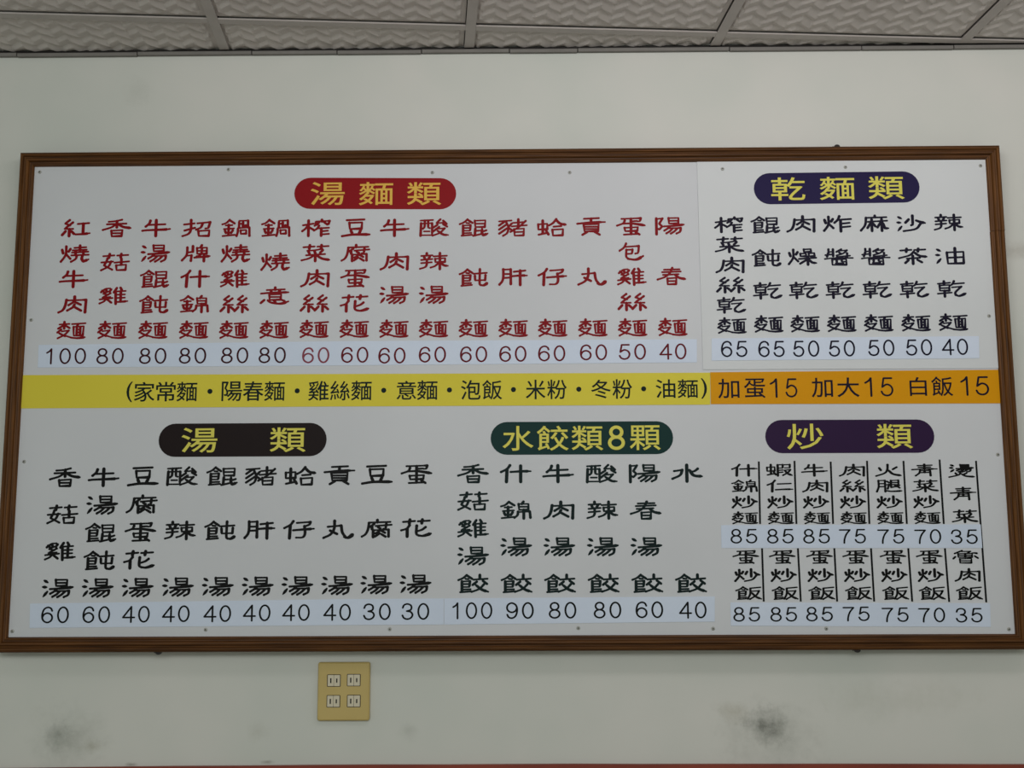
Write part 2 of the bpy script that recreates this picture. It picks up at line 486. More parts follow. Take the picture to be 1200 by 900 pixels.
GL = {
    '紅': "@silk 0 0 44 60;56 15 96 12;76 14 76 52;>50 54 76 53 100 50",
    '燒': "@fire 0 0 36 60;48 8 90 6;68 0 68 16;42 17 92 15;40 25 98 22;53 19 53 34;81 17 81 33;38 35 100 33;58 36 54 48 38 58;>78 36 76 48 82 57 100 50",
    '牛': "28 2 24 13 12 24;22 18 82 16;>0 40 20 38 80 36 100 34;49 0 49 60",
    '肉': "54 0 54 13;26 12 22 34 14 50 0 58;25 14 94 12 92 58;53 12 50 20 34 31;56 20 76 30;54 30 48 40 30 51;56 39 78 52",
    '麵': "@dish 0 0 50 60;24 48 50 56 74 60;>50 57 74 59 100 56;52 8 100 5;74 8 70 16;58 18 60 50 92 49 94 16 58 18;70 18 70 48;82 18 82 48;71 28 81 28;71 38 81 38",
    '香': "68 1 45 6 20 8;14 17 84 15;50 6 50 28;46 17 30 28 0 37;>56 18 74 27 100 31;31 40 33 60 68 59 71 38 31 40;33 49 69 49",
    '菇': "@grass 0 0 100 60;22 16 18 28 10 42 40 58;35 28 26 46 0 60;0 31 42 28;48 32 100 28;72 18 72 40;54 42 56 60 88 59 90 40 54 42",
    '雞': "36 2 20 4 4 16;8 10 14 15;22 8 24 14;40 6 34 14;28 14 12 22 30 26;38 20 10 36 38 34;0 43 46 38;24 38 16 50 0 58;27 43 42 55;60 1 50 17;56 12 58 60;73 0 78 8;54 14 92 12;58 26 90 25;58 38 90 37;75 12 75 52;>58 53 80 52 100 50",
    '湯': "@water 0 0 40 60;@sunrise 24 0 100 60",
    '餛': "@food 0 0 48 60;54 5 56 28 90 28 92 4 54 5;56 16 90 16;56 34 54 58;57 42 72 41;48 60 74 54;>80 34 80 50 85 58 100 52;80 45 96 40",
    '飩': "@food 0 0 48 60;50 16 98 13;73 0 72 50 76 57;>74 56 86 58 100 50;55 24 56 40 92 39 93 22",
    '招': "4 16 40 12;28 0 28 34 20 50 0 58;6 38 42 28;50 12 94 8 88 30 78 31;68 12 62 27 46 35;54 40 56 58 90 58 92 38 54 40",
    '牌': "18 8 16 36 0 56;38 3 38 24;16 27 40 24;16 39 34 37 32 58;70 0 66 8;53 10 54 32 88 32 89 9 53 10;54 21 88 21;71 10 68 34 52 42;>44 46 70 44 100 41;79 36 79 60",
    '什': "@man 0 0 100 60;>32 24 70 22 100 22;66 2 66 60",
    '錦': "@gold 0 0 46 60;74 0 69 8;58 8 60 29 90 29 91 8 58 8;60 18 90 18;56 36 54 48 44 57;55 37 95 35 97 57;75 29 75 60",
    '鍋': "@gold 0 0 46 60;60 27 60 4 92 3 92 26;74 10 74 26;60 15 75 14;74 20 84 20 82 26;52 58 56 44 56 30 97 28 98 58;66 38 67 51 86 50 86 37 66 38",
    '絲': "@silk 0 0 50 60;@silk 50 0 100 60",
    '意': "50 0 50 8;20 9 84 7;34 10 38 18;68 9 62 18;>0 22 40 19 98 18;30 26 31 46 70 45 72 25 30 26;31 35 71 35;12 46 0 57;>24 47 38 56 70 60 98 52;46 48 52 54;74 46 84 50",
    '榨': "2 20 40 14;22 2 22 60;20 20 12 32 0 42;25 28 40 37;70 0 70 6;48 15 49 6 98 4 94 15;60 9 52 18 44 22;78 9 90 18;60 22 54 32 42 40;54 32 96 30;68 32 68 60;68 43 92 41;68 55 96 53",
    '菜': "@grass 0 0 100 58;74 14 48 19 20 21;24 24 28 31;46 22 48 29;76 19 66 29;16 38 84 34;49 30 49 60;45 38 26 50 0 57;>53 38 74 51 100 56",
    '豆': "16 4 80 2;26 13 28 34 70 33 72 12 26 13;32 40 37 50;67 38 61 50;>0 58 40 53 100 53",
    '腐': "52 0 52 8;22 9 96 7;24 10 20 34 12 50 0 58;42 13 28 24;34 21 34 32;46 21 100 17;82 14 80 30 72 31;54 25 60 29;38 36 38 60;38 36 90 34 90 58;62 30 60 38 46 47;64 37 78 45;60 47 44 58;66 50 80 59",
    '蛋': "16 4 86 2 82 12 74 13;50 4 50 22;52 13 72 12;28 10 22 20 0 28;>22 21 56 21 100 28;27 36 29 48 72 47 75 34 27 36;50 25 50 58;24 60 78 58;66 52 80 60",
    '花': "@grass 0 0 100 60;28 20 18 32 0 38;20 33 20 60;52 22 51 50 60 57;>56 56 74 58 100 50;52 42 70 36 82 27",
    '酸': "2 4 46 2;4 14 2 60;4 15 43 14 43 58 4 58;17 4 16 27 10 34;29 4 29 30 35 32;14 44 34 44;72 0 58 14 88 12;82 5 94 17;62 20 46 31;82 18 96 27;68 28 46 45;60 35 88 33 70 50 44 60;>62 42 82 56 100 58",
    '辣': "24 0 24 8;4 10 44 8;14 12 17 20;36 10 31 20;4 25 44 22;4 37 42 34;24 24 24 42 18 52 0 58;48 12 96 10;54 21 55 34 89 33 90 19 54 21;71 0 71 60;67 36 54 48 38 54;>75 36 86 46 100 48",
    '豬': "2 7 46 4;24 6 2 22;28 12 35 30 30 50 16 60;26 20 2 37;31 32 2 52;46 16 36 26;34 30 50 42;50 13 92 10;70 0 70 25;46 26 100 22;96 6 72 28 42 46;55 36 57 60 88 59 90 34 55 36;57 47 88 46",
    '肝': "14 3 14 30 10 46 0 58;14 4 41 3 41 56;16 20 40 20;16 34 40 33;52 12 94 8;>46 28 74 26 100 26;75 8 75 60",
    '蛤': "@insect 0 4 38 60;66 0 54 14 40 22;>66 3 80 16 100 20;56 27 84 25;52 38 54 59 88 58 90 36 52 38",
    '仔': "@man 0 0 100 60;42 6 88 3 84 12 68 19;68 18 70 44 62 57 40 58;>30 32 70 29 100 27",
    '貢': "24 4 78 2;50 4 49 16;>0 21 50 17 100 16;23 24 26 48 74 48 77 23 23 24;26 32 74 32;26 40 74 40;36 50 18 60;62 50 80 60",
    '丸': "14 20 60 16 64 40 76 57;>70 55 84 58 100 47;37 0 36 26 24 46 0 58;22 33 46 45",
    '包': "28 0 18 15 0 26;20 12 82 9 78 33 66 37;30 23 55 22 52 37 30 38;29 23 28 48 40 57;>34 56 70 59 100 46",
    '陽': "4 3 4 60;4 5 26 3 14 22 24 32 14 43 8 40;@sunrise 30 0 100 60",
    '春': "24 6 80 5;17 15 84 13;20 25 76 23;54 0 44 19 26 33 0 42;>62 24 78 36 100 41;36 38 36 60 66 59 68 36 36 38;36 48 67 48",
    '炸': "@fire 0 0 36 60;58 1 52 15 40 26;50 15 100 12;62 16 62 60;64 30 94 27;64 44 96 41",
    '燥': "@fire 0 0 36 60;57 2 57 12 82 11 82 1 57 2;44 18 44 28 64 28 64 17 44 18;74 17 74 28 94 28 94 16 74 17;38 38 100 34;70 30 70 60;65 42 42 56;>75 42 86 52 100 54",
    '麻': "52 0 52 6;18 8 94 6;20 8 16 36 0 58;26 24 56 22;40 15 40 60;38 26 24 48;44 30 53 42;60 22 96 20;76 13 76 60;74 24 60 46;>80 28 86 50 100 50",
    '醬': "14 0 14 10 30 9;30 0 30 26;2 22 30 19;14 12 8 28;60 0 42 10;52 6 80 4 66 16 42 24;52 13 60 18;42 30 90 25;80 16 80 31 74 33;0 37 30 34 100 34;26 40 26 60 76 60 76 38 26 40;42 38 42 48;60 38 60 48 70 48;38 54 66 54",
    '沙': "@water 0 0 40 60;56 0 56 34 50 36;42 14 30 26;>68 18 84 24 100 28;84 30 66 50 22 58",
    '茶': "@grass 0 0 100 50;54 12 38 26 0 37;>54 13 74 28 100 32;28 39 76 36;50 28 50 60;34 45 22 56;66 44 82 54",
    '油': "@water 0 0 40 60;38 16 40 58 94 57 95 14 38 16;66 0 66 56;40 36 94 34",
    '乾': "2 10 46 6;24 0 24 14;8 17 8 38 42 38 43 15 8 17;8 28 42 27;0 50 50 46;25 38 25 62;60 0 54 12 44 18;54 11 96 8;52 25 86 22 64 44 64 56;>62 53 76 60 100 50",
    '水': "49 0 49 60;6 22 34 18 26 37 0 50;86 14 76 22 62 26;>58 18 72 38 100 42",
    '餃': "@food 0 0 48 60;72 0 72 13;50 16 98 13;62 23 48 34;82 20 96 31;86 32 70 48 44 58;>58 34 78 50 100 58",
    '蝦': "@insect 0 4 36 60;44 6 44 60;44 6 64 5 64 22 46 22;46 33 64 32;46 44 64 42;70 6 92 5 92 21 72 21;70 33 94 30 84 44 64 58;>72 35 84 50 100 58",
    '仁': "@man 0 0 100 60;40 19 94 17;>32 50 70 48 100 48",
    '炒': "@fire 0 0 36 60;66 0 66 36;50 12 44 24;>78 14 88 24 100 28;86 31 70 50 40 58",
    '飯': "@food 0 0 48 60;98 2 56 6;57 8 56 34 46 57;57 21 92 19 80 40 54 59;>62 28 80 48 100 58",
    '火': "48 0 46 26 34 44 0 58;14 17 20 28;84 13 68 24;>50 28 68 48 100 56",
    '腿': "8 4 8 34 0 58;8 4 34 3 34 58;10 19 34 19;10 34 34 33;58 4 58 36;58 4 88 3 88 24 60 24;60 14 88 14;58 38 74 34;92 27 78 34;70 24 92 40;42 8 50 14;40 25 50 23 44 44;>40 54 60 57 100 55",
    '青': "22 6 80 4;26 15 74 14;50 0 50 24;>0 27 50 24 100 24;32 33 28 46 14 59;31 33 72 32 73 59;50 33 50 42;32 43 71 42",
    '燙': "@water 4 0 44 36;@sunrise 30 0 98 36;46 36 38 48 0 58;26 40 32 47;70 40 58 46;>50 44 68 54 100 57",
    '魯': "38 0 8 14;36 4 72 4 58 13;22 15 22 32 77 32 78 14 22 15;50 15 50 32;22 23 77 23;>78 12 88 12 98 14;28 40 28 60 73 60 74 39 28 40;28 50 73 50;10 30 2 39;88 27 100 37",
}


def parse(src, box=(0, 0, 100, 60)):
    out = []
    for st in src.split(';'):
        st = st.strip()
        if st[0] == '@':
            q = st[1:].split()
            x0, y0, x1, y1 = map(float, q[1:])
            w = {'silk': 46, 'fire': 38, 'water': 40, 'food': 48, 'gold': 46, 'insect': 38, 'man': 100, 'grass': 100, 'sunrise': 100, 'dish': 50}[q[0]]
            for fl, pts in parse(COMP[q[0]]):
                out.append((fl, [(x0 + (x1 - x0) * px / w, y0 + (y1 - y0) * py / 60) for px, py in pts]))
            continue
        fl = ''
        if st[0] in '>.':
            fl, st = st[0], st[1:]
        n = list(map(float, st.split()))
        out.append((fl, list(zip(n[0::2], n[1::2]))))
    return out


NGON = 8


def dense(pts, n=5):
    """Catmull-Rom through open polylines with soft turns; corners stay corners"""
    if len(pts) < 3 or pts[0] == pts[-1]:
        return pts
    out = []
    L = len(pts)

    def turn(i):
        if i <= 0 or i >= L - 1:
            return 0
        a = Vector((pts[i][0] - pts[i - 1][0], pts[i][1] - pts[i - 1][1]))
        b = Vector((pts[i + 1][0] - pts[i][0], pts[i + 1][1] - pts[i][1]))
        return a.angle(b, 0)
    for i in range(L - 1):
        p1, p2 = Vector(pts[i]), Vector(pts[i + 1])
        p0 = Vector(pts[i - 1]) if i > 0 and turn(i) < 1.1 else p1 * 2 - p2
        p3 = Vector(pts[i + 2]) if i < L - 2 and turn(i + 1) < 1.1 else p2 * 2 - p1
        for k in range(n):
            t = k / n
            q = 0.5 * ((2 * p1) + (p2 - p0) * t + (2 * p0 - 5 * p1 + 4 * p2 - p3) * t * t + (3 * p1 - p0 - 3 * p2 + p3) * t ** 3)
            out.append((q.x, q.y))
    out.append(pts[-1])
    return out


GCACHE = {}


def union(vs, fs):
    """flatten overlapping polygons into one set of triangles that do not overlap"""
    ff = []
    for f in fs:
        ar = sum(vs[f[i]][0] * vs[f[(i + 1) % len(f)]][1] - vs[f[(i + 1) % len(f)]][0] * vs[f[i]][1] for i in range(len(f)))
        if abs(ar) > 1e-9:
            ff.append(list(f) if ar > 0 else list(reversed(f)))
    total = sum(abs(sum(vs[f[i]][0] * vs[f[(i + 1) % len(f)]][1] - vs[f[(i + 1) % len(f)]][0] * vs[f[i]][1] for i in range(len(f)))) / 2 for f in ff)
    span = max(v[0] for v in vs) - min(v[0] for v in vs)
    rng = random.Random(3)
    for attempt in range(12):
        j = span * 2e-4 * (1 + attempt * 0.5)
        r = delaunay_2d_cdt([Vector((v[0] + rng.uniform(-j, j), v[1] + rng.uniform(-j, j))) for v in vs], [], ff, 0, span * 1e-7, True)
        ov, tri, orig = r[0], r[2], r[5]
        out, ar = [], 0
        for t, g in zip(tri, orig):
            if not g:
                continue
            a, b, c = (ov[i] for i in t)
            x = (b - a).cross(c - a)
            ar += abs(x) / 2
            out.append(tuple(t) if x > 0 else tuple(t)[::-1])
        if ar < total * 1.005:
            break
    else:
        print('union failed')
    used = sorted({i for t in out for i in t})
    ix = {i: k for k, i in enumerate(used)}
    return [(ov[i].x, ov[i].y) for i in used], [tuple(ix[i] for i in t) for t in out]


def fit(vs, fs):
    x0, x1 = min(v[0] for v in vs), max(v[0] for v in vs)
    y0, y1 = min(v[1] for v in vs), max(v[1] for v in vs)
    return [((x - (x0 + x1) / 2) / max(1e-6, x1 - x0), (y - (y0 + y1) / 2) / max(1e-6, y1 - y0)) for x, y in vs], fs


def add_disc(vs, fs, x, y, r, n=8):
    o = len(vs)
    for k in range(n):
        a = 2 * math.pi * k / n
        vs.append((x + r * math.cos(a), y + r * math.sin(a)))
    fs.append(tuple(range(o, o + n)))


def add_seg(vs, fs, a, b, ra, rb):
    L = math.dist(a, b)
    if L < 1e-6:
        return
    nx, ny = -(b[1] - a[1]) / L, (b[0] - a[0]) / L
    o = len(vs)
    vs.extend([(a[0] - nx * ra, a[1] - ny * ra), (a[0] + nx * ra, a[1] + ny * ra), (b[0] + nx * rb, b[1] + ny * rb), (b[0] - nx * rb, b[1] - ny * rb)])
    fs.append((o, o + 1, o + 2, o + 3))


def brush_glyph(ch):
    """polygons of one brush-written character in the unit box (-0.5..0.5), x right, z up"""
    if ch in GCACHE:
        return GCACHE[ch]
    strokes = parse(GL[ch])
    n = len(strokes)
    ink = sum(math.dist(p, q) for _, pts in strokes for p, q in zip(pts, pts[1:]))
    f = min(1.18, max(0.78, 1.32 - ink / 1700))
    vs, fs = [], []

    def disc(x, y, r):
        o = len(vs)
        for k in range(NGON):
            a = 2 * math.pi * k / NGON
            vs.append((x + r * math.cos(a), y - r * math.sin(a)))
        fs.append(tuple(range(o, o + NGON)))
    for fl, pts in strokes:
        if fl == '.':
            (xa, ya), (xb, yb) = pts
            pts = [(xa + (xb - xa) * t, ya + (yb - ya) * t) for t in (0, .25, .5, .75, 1)]
            ws = [3.2, 4.6, 5.0, 4.0, 2.0]
        else:
            closed = pts[0] == pts[-1]
            pts = dense(pts)
            seg = [math.dist(pts[i], pts[i + 1]) for i in range(len(pts) - 1)]
            tot = sum(seg)
            acc = 0
            ws = []
            for i in range(len(pts)):
                j = min(i, len(seg) - 1)
                dx, dy = pts[j + 1][0] - pts[j][0], pts[j + 1][1] - pts[j][1]
                s = abs(dy) / max(1e-6, math.hypot(dx, dy))
                w = (2.85 + 1.6 * s) * f
                t = acc / tot
                if fl == '>':
                    w *= 1.12 + 0.62 * t ** 1.5 if t < 0.9 else 0.95
                elif not closed and (t < 0.01 or t > 0.99):
                    w *= 1.12
                ws.append(w)
                if i < len(seg):
                    acc += seg[i]
            if fl == '>':          # long strokes start with a rounded head
                ws[0] = 3.6 * f
        for i, (x, y) in enumerate(pts):
            disc(x, y, ws[i])
        for i in range(len(pts) - 1):
            (xa, ya), (xb, yb) = pts[i], pts[i + 1]
            L = math.hypot(xb - xa, yb - ya)
            if L < 1e-6:
                continue
            nx, ny = -(yb - ya) / L, (xb - xa) / L
            o = len(vs)
            vs.extend([(xa - nx * ws[i], ya - ny * ws[i]), (xa + nx * ws[i], ya + ny * ws[i]),
                       (xb + nx * ws[i + 1], yb + ny * ws[i + 1]), (xb - nx * ws[i + 1], yb - ny * ws[i + 1])])
            fs.append((o, o + 1, o + 2, o + 3))
    vs, fs = union([(x, -y) for x, y in vs], fs)
    r = fit(vs, fs)
    GCACHE[ch] = r
    return r


def type_glyph(txt, weight, aspect=1.0):
    """rounded signwriter's type: the outline of Blender's built-in font, thickened by a round pen"""
    key = (txt, weight, round(aspect, 2))
    if key in GCACHE:
        return GCACHE[key]
    cu = bpy.data.curves.new('type', 'FONT')
    cu.body = txt
    cu.resolution_u = 3
    o = bpy.data.objects.new('type', cu)
    COL.objects.link(o)
    bpy.context.view_layer.update()
    dg = bpy.context.evaluated_depsgraph_get()
    me = bpy.data.meshes.new_from_object(o.evaluated_get(dg))
    vs = [(v.co.x, v.co.y) for v in me.vertices]
    fs = [tuple(p.vertices) for p in me.polygons]
    bpy.data.objects.remove(o)
    bpy.data.curves.remove(cu)
    bpy.data.meshes.remove(me)
    vs, fs = fit(vs, fs)
    vs = [(x, y * aspect) for x, y in vs]
    if weight > 0:
        cnt = {}
        for f in fs:
            for i in range(len(f)):
                e = tuple(sorted((f[i], f[(i + 1) % len(f)])))
                cnt[e] = cnt.get(e, 0) + 1
        rim = [e for e, c in cnt.items() if c == 1]
        base = list(vs)
        seen = set()
        for i, j in rim:
            add_seg(vs, fs, base[i], base[j], weight, weight)
            for k in (i, j):
                if k not in seen:
                    seen.add(k)
                    add_disc(vs, fs, *base[k], weight, 8)
        vs, fs = union(vs, fs)
    r = fit(vs, fs)
    GCACHE[key] = r
    return r


# plain sticker figures, drawn with an even pen in a 50 x 72 box, y down
def ell(cx, cy, rx, ry, n=24):
    return [(cx + rx * math.sin(2 * math.pi * k / n), cy - ry * math.cos(2 * math.pi * k / n)) for k in range(n)] + [(cx, cy - ry)]


SIX = [(44, 18), (39, 7), (27, 2), (13, 9), (6, 26), (5, 46), (11, 62), (26, 70), (40, 63), (45, 49), (40, 35), (26, 28), (12, 34), (6, 46)]
FIG = {
    '0': [ell(25, 36, 20, 34)],
    '1': [[(12, 20), (23, 12), (30, 2)], [(30, 2), (30, 71)]],
    '3': [[(6, 19), (11, 7), (24, 2), (37, 7), (41, 18), (37, 29), (22, 34)], [(22, 34), (38, 38), (45, 51), (39, 64), (25, 70), (11, 65), (5, 53)]],
    '4': [[(36, 71), (36, 2)], [(36, 2), (3, 50)], [(3, 50), (49, 50)]],
    '5': [[(43, 3), (14, 3)], [(14, 3), (8, 37)], [(8, 37), (24, 27), (39, 33), (45, 48), (39, 64), (25, 70), (11, 65), (5, 54)]],
    '6': [SIX],
    '7': [[(4, 4), (46, 4)], [(46, 4), (31, 26), (23, 50), (21, 71)]],
    '8': [ell(25, 18, 16, 16), ell(25, 52, 20, 18)],
    '9': [[(50 - x, 72 - y) for x, y in SIX]],
}


def figures(txt, pen=3.8):
    """glyphs of a price, all fitted together into one unit box"""
    key = ('fig', txt, pen)
    if key in GCACHE:
        return GCACHE[key]
    parts = []
    for i, ch in enumerate(txt):
        vs, fs = [], []
        for pts in FIG[ch]:
            q = dense(pts, 4) if pts[0] != pts[-1] else pts
            for p in q:
                add_disc(vs, fs, p[0] + 63 * i, -p[1], pen, 10)
            for p, r in zip(q, q[1:]):
                add_seg(vs, fs, (p[0] + 63 * i, -p[1]), (r[0] + 63 * i, -r[1]), pen, pen)
        parts.append(union(vs, fs))
    X = [v[0] for p in parts for v in p[0]]
    x0, x1, y0, y1 = min(X), max(X), -71 - pen, -2 + pen
    r = [([((x - (x0 + x1) / 2) / (x1 - x0), (y - (y0 + y1) / 2) / (y1 - y0)) for x, y in vs], fs) for vs, fs in parts]
    GCACHE[key] = r
    return r


def put(mb, glyph, px, py, w, h, Y):
    """lay a glyph of w x h picture units (measured on the sign) centred on the sign point seen at px, py"""
    c = atY(px, py, Y)
    sx = (atY(px + 5, py, Y).x - atY(px - 5, py, Y).x) / 10
    sz = (atY(px, py - 5, Y).z - atY(px, py + 5, Y).z) / 10
    tx = (atY(px + 5, py, Y).z - atY(px - 5, py, Y).z) / (atY(px + 5, py, Y).x - atY(px - 5, py, Y).x)
    vs, fs = glyph
    mb.add([(c.x + x * w * sx, Y, c.z + z * h * sz + TILT * x * w * sx) for x, z in vs], fs)


TILT = 0.004     # the sheet is printed a hair out of level with the wall

# ------------------------------------------------------------------ the menu board
YM = -0.045                  # face of the white board
YS = YM - 0.0012             # face of stickers and bands on it
YO = YM - 0.0022             # face of the overlay sheet at upper right
H_IN = 1.16714
board = empty('menu_board', (0, -0.02, ZB), 'large white framed menu board with columns of red and black Chinese writing on the wall', 'menu board')


def bpart(mb, name, mat, parent=None, **kw):
    """build with world coordinates baked relative to the board empty"""
    org = Vector((0, -0.02, ZB))
    mb.v = [tuple(Vector(v) - org) for v in mb.v]
    return mb.build(name, mat, parent or board, **kw)


def quad(pts, Y):
    out = []
    for (x, y) in pts:
        p = atY(x, y, Y)
        out.append((p.x, p.z))
    return out


mb = MB()
mb.box(-1.21, 1.21, YM, -0.001, ZB - 0.01, ZB + H_IN + 0.01)
bpart(mb, 'backing_board', M['board'])

# frame: moulded profile swept along each side, mitred at the corners
PROF = [(0.000, 0.001), (0.000, 0.050), (0.002, 0.055), (0.006, 0.058), (0.0105, 0.0585), (0.0125, 0.0545), (0.0150, 0.0535), (0.0170, 0.0575),
        (0.0190, 0.0592), (0.0225, 0.0592), (0.0245, 0.0570), (0.0262, 0.0525), (0.0290, 0.0520), (0.0312, 0.0545), (0.0335, 0.0535),
        (0.0362, 0.0470), (0.0362, 0.0452)]
XO0, XO1 = -1.2355, 1.2345
ZO0, ZO1 = ZB - 0.0372, ZB + H_IN + 0.0362


def rail(side, t0=0.0, t1=1.0, jog=0.0):
    """one length of moulding; t0..t1 along the side (mitred where it reaches a corner)"""
    mb = MB()
    rows = []
    for t in (t0, t1):
        row = []
        for u, d in PROF:
            if side in 'LR':
                x = XO0 + u if side == 'L' else XO1 - u
                z = ZO0 + (ZO1 - ZO0) * t
                if t == 0:
                    z = ZO0 + u
                if t == 1:
                    z = ZO1 - u
                row.append((x + jog, -d, z))
            else:
                z = ZO0 + u if side == 'B' else ZO1 - u
                x = XO0 + u if t == 0 else XO1 - u
                row.append((x, -d, z))
        rows.append(row)
    n = len(PROF)
    flip = side in 'LT'
    mb.add(rows[0] + rows[1], [((i, i + 1, i + 1 + n, i + n) if flip else (i + n, i + 1 + n, i + 1, i)) for i in range(n - 1)] +
           [(0, n, 2 * n - 1, n - 1), tuple(range(n)), tuple(range(2 * n - 1, n - 1, -1))])
    return mb


bpart(rail('L'), 'frame_rail', M['wood_v'])
bpart(rail('T'), 'frame_rail', M['wood_h'])
bpart(rail('B'), 'frame_rail', M['wood_h'])
zj = (atY(1178, 270, -0.058).z - ZO0) / (ZO1 - ZO0)
bpart(rail('R', 0, zj - 0.0004), 'frame_rail', M['wood_v'])
bpart(rail('R', zj + 0.0004, 1, 0.0006), 'frame_rail', M['wood_v'])

# overlay sheet with the dry noodle list
mb = MB()
mb.slab(quad([(824, 433), (1178, 431.5), (1162, 180), (816.8, 188)], YO), YO, YM)
p = mb.v
lim_z = ZB + H_IN + 0.004
mb.v = [(min(x, 1.2045), y, min(z, lim_z)) for x, y, z in mb.v]
bpart(mb, 'overlay_sheet', M['sheet'], label='second white sheet fixed over the upper right of the board')

# yellow and orange bands
mb = MB()
mb.slab(quad([(22, 478.6), (400, 476.3), (832.3, 474.2), (832.3, 436.7), (400, 438.2), (24, 439.6)], YS), YS, YM)
mb.v = [(max(x, -1.2045), y, z) for x, y, z in mb.v]
yellow = bpart(mb, 'colour_band', M['yellow'], label='yellow band with a black list of noodles and rice')
mb = MB()
mb.slab(quad([(833, 473.6), (1180, 472.6), (1180, 433.2), (832.5, 436.2)], YS), YS, YM)
mb.v = [(min(x, 1.2045), y, z) for x, y, z in mb.v]
orange = bpart(mb, 'colour_band', M['orange'], label='orange band with black prices for extras')

EPS = 0.0004
mb = MB()
row = [('(', 151.7, 7, 24, -.2), ('家', 169.3, 24, 23, 0), ('常', 194.3, 23, 23, 0), ('麵', 219, 24, 23, 0), ('・', 246, 6, 6, 0), ('陽', 271.7, 24, 23, 0),
       ('春', 296.7, 24, 23, 0), ('麵', 321.7, 24, 23, 0), ('・', 348.3, 6, 6, 0), ('雞', 373.3, 24, 23, 0), ('絲', 398.5, 23, 23, 0), ('麵', 423.5, 24, 23, 0),
       ('・', 449.7, 6, 6, 0), ('意', 476.2, 23, 22, 0), ('麵', 500.7, 24, 23, 0), ('・', 526.7, 6, 6, 0), ('泡', 551.7, 23, 23, 0), ('飯', 576.7, 23, 23, 0),
       ('・', 601.7, 6, 6, 0), ('米', 627.7, 23, 23, 0), ('粉', 652.7, 23, 23, 0), ('・', 678.3, 6, 6, 0), ('冬', 704.3, 23, 22, 0), ('粉', 729.3, 23, 23, 0),
       ('・', 754.3, 6, 6, 0), ('油', 780, 23, 22, 0), ('麵', 806, 24, 22, 0), (')', 825, 7, 24, 0)]
for ch, x, w, h, _ in row:
    y = 459.2 - (x - 150) * 4.0 / 675
    mb = MB()
    put(mb, type_glyph(ch, 0.008 if ch not in '・()' else 0.02, h / w), x, y, w, h, YS - EPS)
    bpart(mb, 'character', M['green'], yellow)
for ch, x, w, h in [('加', 854, 25, 23), ('蛋', 884.5, 25, 23), ('1', 906.5, 9, 23), ('5', 927.3, 14, 23), ('加', 963.5, 25, 23), ('大', 994, 26, 23),
                    ('1', 1017.5, 9, 23), ('5', 1039.3, 15, 23), ('白', 1076, 20, 22), ('飯', 1104, 25, 23), ('1', 1130, 9, 23), ('5', 1151, 16, 23)]:
    y = 455.3 - (x - 854) * 3.2 / 300
    mb = MB()
    put(mb, figures(ch, 3.4)[0] if ch in '15' else type_glyph(ch, 0.007, h / w), x, y, w, h, YS - EPS)
    bpart(mb, 'character', M['navy'], orange)


# heading plaques
def plaque(x0, x1, yl, yr, h, mat, chars, ink, Y, label, dy=0, ww=0.006):
    mb = MB()
    pts = []
    cl, cr = atY(x0, yl, Y), atY(x1, yr, Y)
    mid = (x0 + x1) / 2
    hh = (atY(mid, yl - h / 2, Y).z - atY(mid, yl + h / 2, Y).z) / 2
    n = 14
    sl = (cr.z - cl.z) / (cr.x - cl.x)
    for k in range(n + 1):
        a = -math.pi / 2 + math.pi * k / n
        x = cr.x - hh + hh * math.cos(a)
        pts.append((x, cr.z + hh * math.sin(a)))
    for k in range(n + 1):
        a = math.pi / 2 + math.pi * k / n
        pts.append((cl.x + hh + hh * math.cos(a), cl.z + hh * math.sin(a)))
    mb.slab(pts, Y - 0.0006, Y + 0.0008)
    o = bpart(mb, 'heading_plaque', mat, label=label)
    for ch, x, w, hgt in chars:
        mb = MB()
        y = yl + (yr - yl) * (x - x0) / (x1 - x0) + dy
        put(mb, figures('8', 5)[0] if ch == '8' else type_glyph(ch, ww, hgt / w), x, y, w, hgt, Y - 0.0006 - EPS)
        bpart(mb, 'character', ink, o)


plaque(345, 534.6, 226.7, 226.9, 36.5, M['p_red'], [('湯', 384, 40, 27), ('麵', 440.7, 40, 27), ('類', 497, 40, 27)], M['gold'], YM, 'red rounded plaque with gold characters')
plaque(883.4, 1077.5, 221.3, 219, 36.5, M['p_navy'], [('乾', 923.5, 40, 27), ('麵', 981, 41, 27), ('類', 1038.5, 42, 27)], M['lemon'], YO, 'dark blue rounded plaque with yellow characters', 0.5)
plaque(186, 382.8, 516, 515, 39, M['p_black'], [('湯', 233.7, 42, 29), ('類', 337.3, 42, 29)], M['lemon'], YM, 'brown-black rounded plaque with yellow characters')
plaque(575, 788.8, 513.8, 512.8, 38.5, M['p_green'], [('水', 607, 36, 29), ('餃', 647.7, 37, 29), ('類', 688.3, 37, 29), ('8', 722.3, 20, 29), ('顆', 756, 36, 29)], M['lemon'], YM, 'dark green rounded plaque with yellow characters')
plaque(896.8, 1094.8, 511.7, 511, 39, M['p_purple'], [('炒', 943.5, 43, 30), ('類', 1048.3, 42, 29)], M['lemon'], YM, 'purple rounded plaque with yellow characters')


# dish columns: (characters, x top, y top, x bottom, y bottom)
def column(txt, xt, yt, xb, yb, w, h, mat, Y, fr=None):
    n = len(txt)
    for i, ch in enumerate(txt):
        mb = MB()
        t = fr[i] if fr else i / (n - 1)
        ww = w * (0.86 if ch in '包' else 1)
        put(mb, brush_glyph(ch), xt + (xb - xt) * t, yt + (yb - yt) * t, ww, h, Y - EPS)
        bpart(mb, 'character', mat)


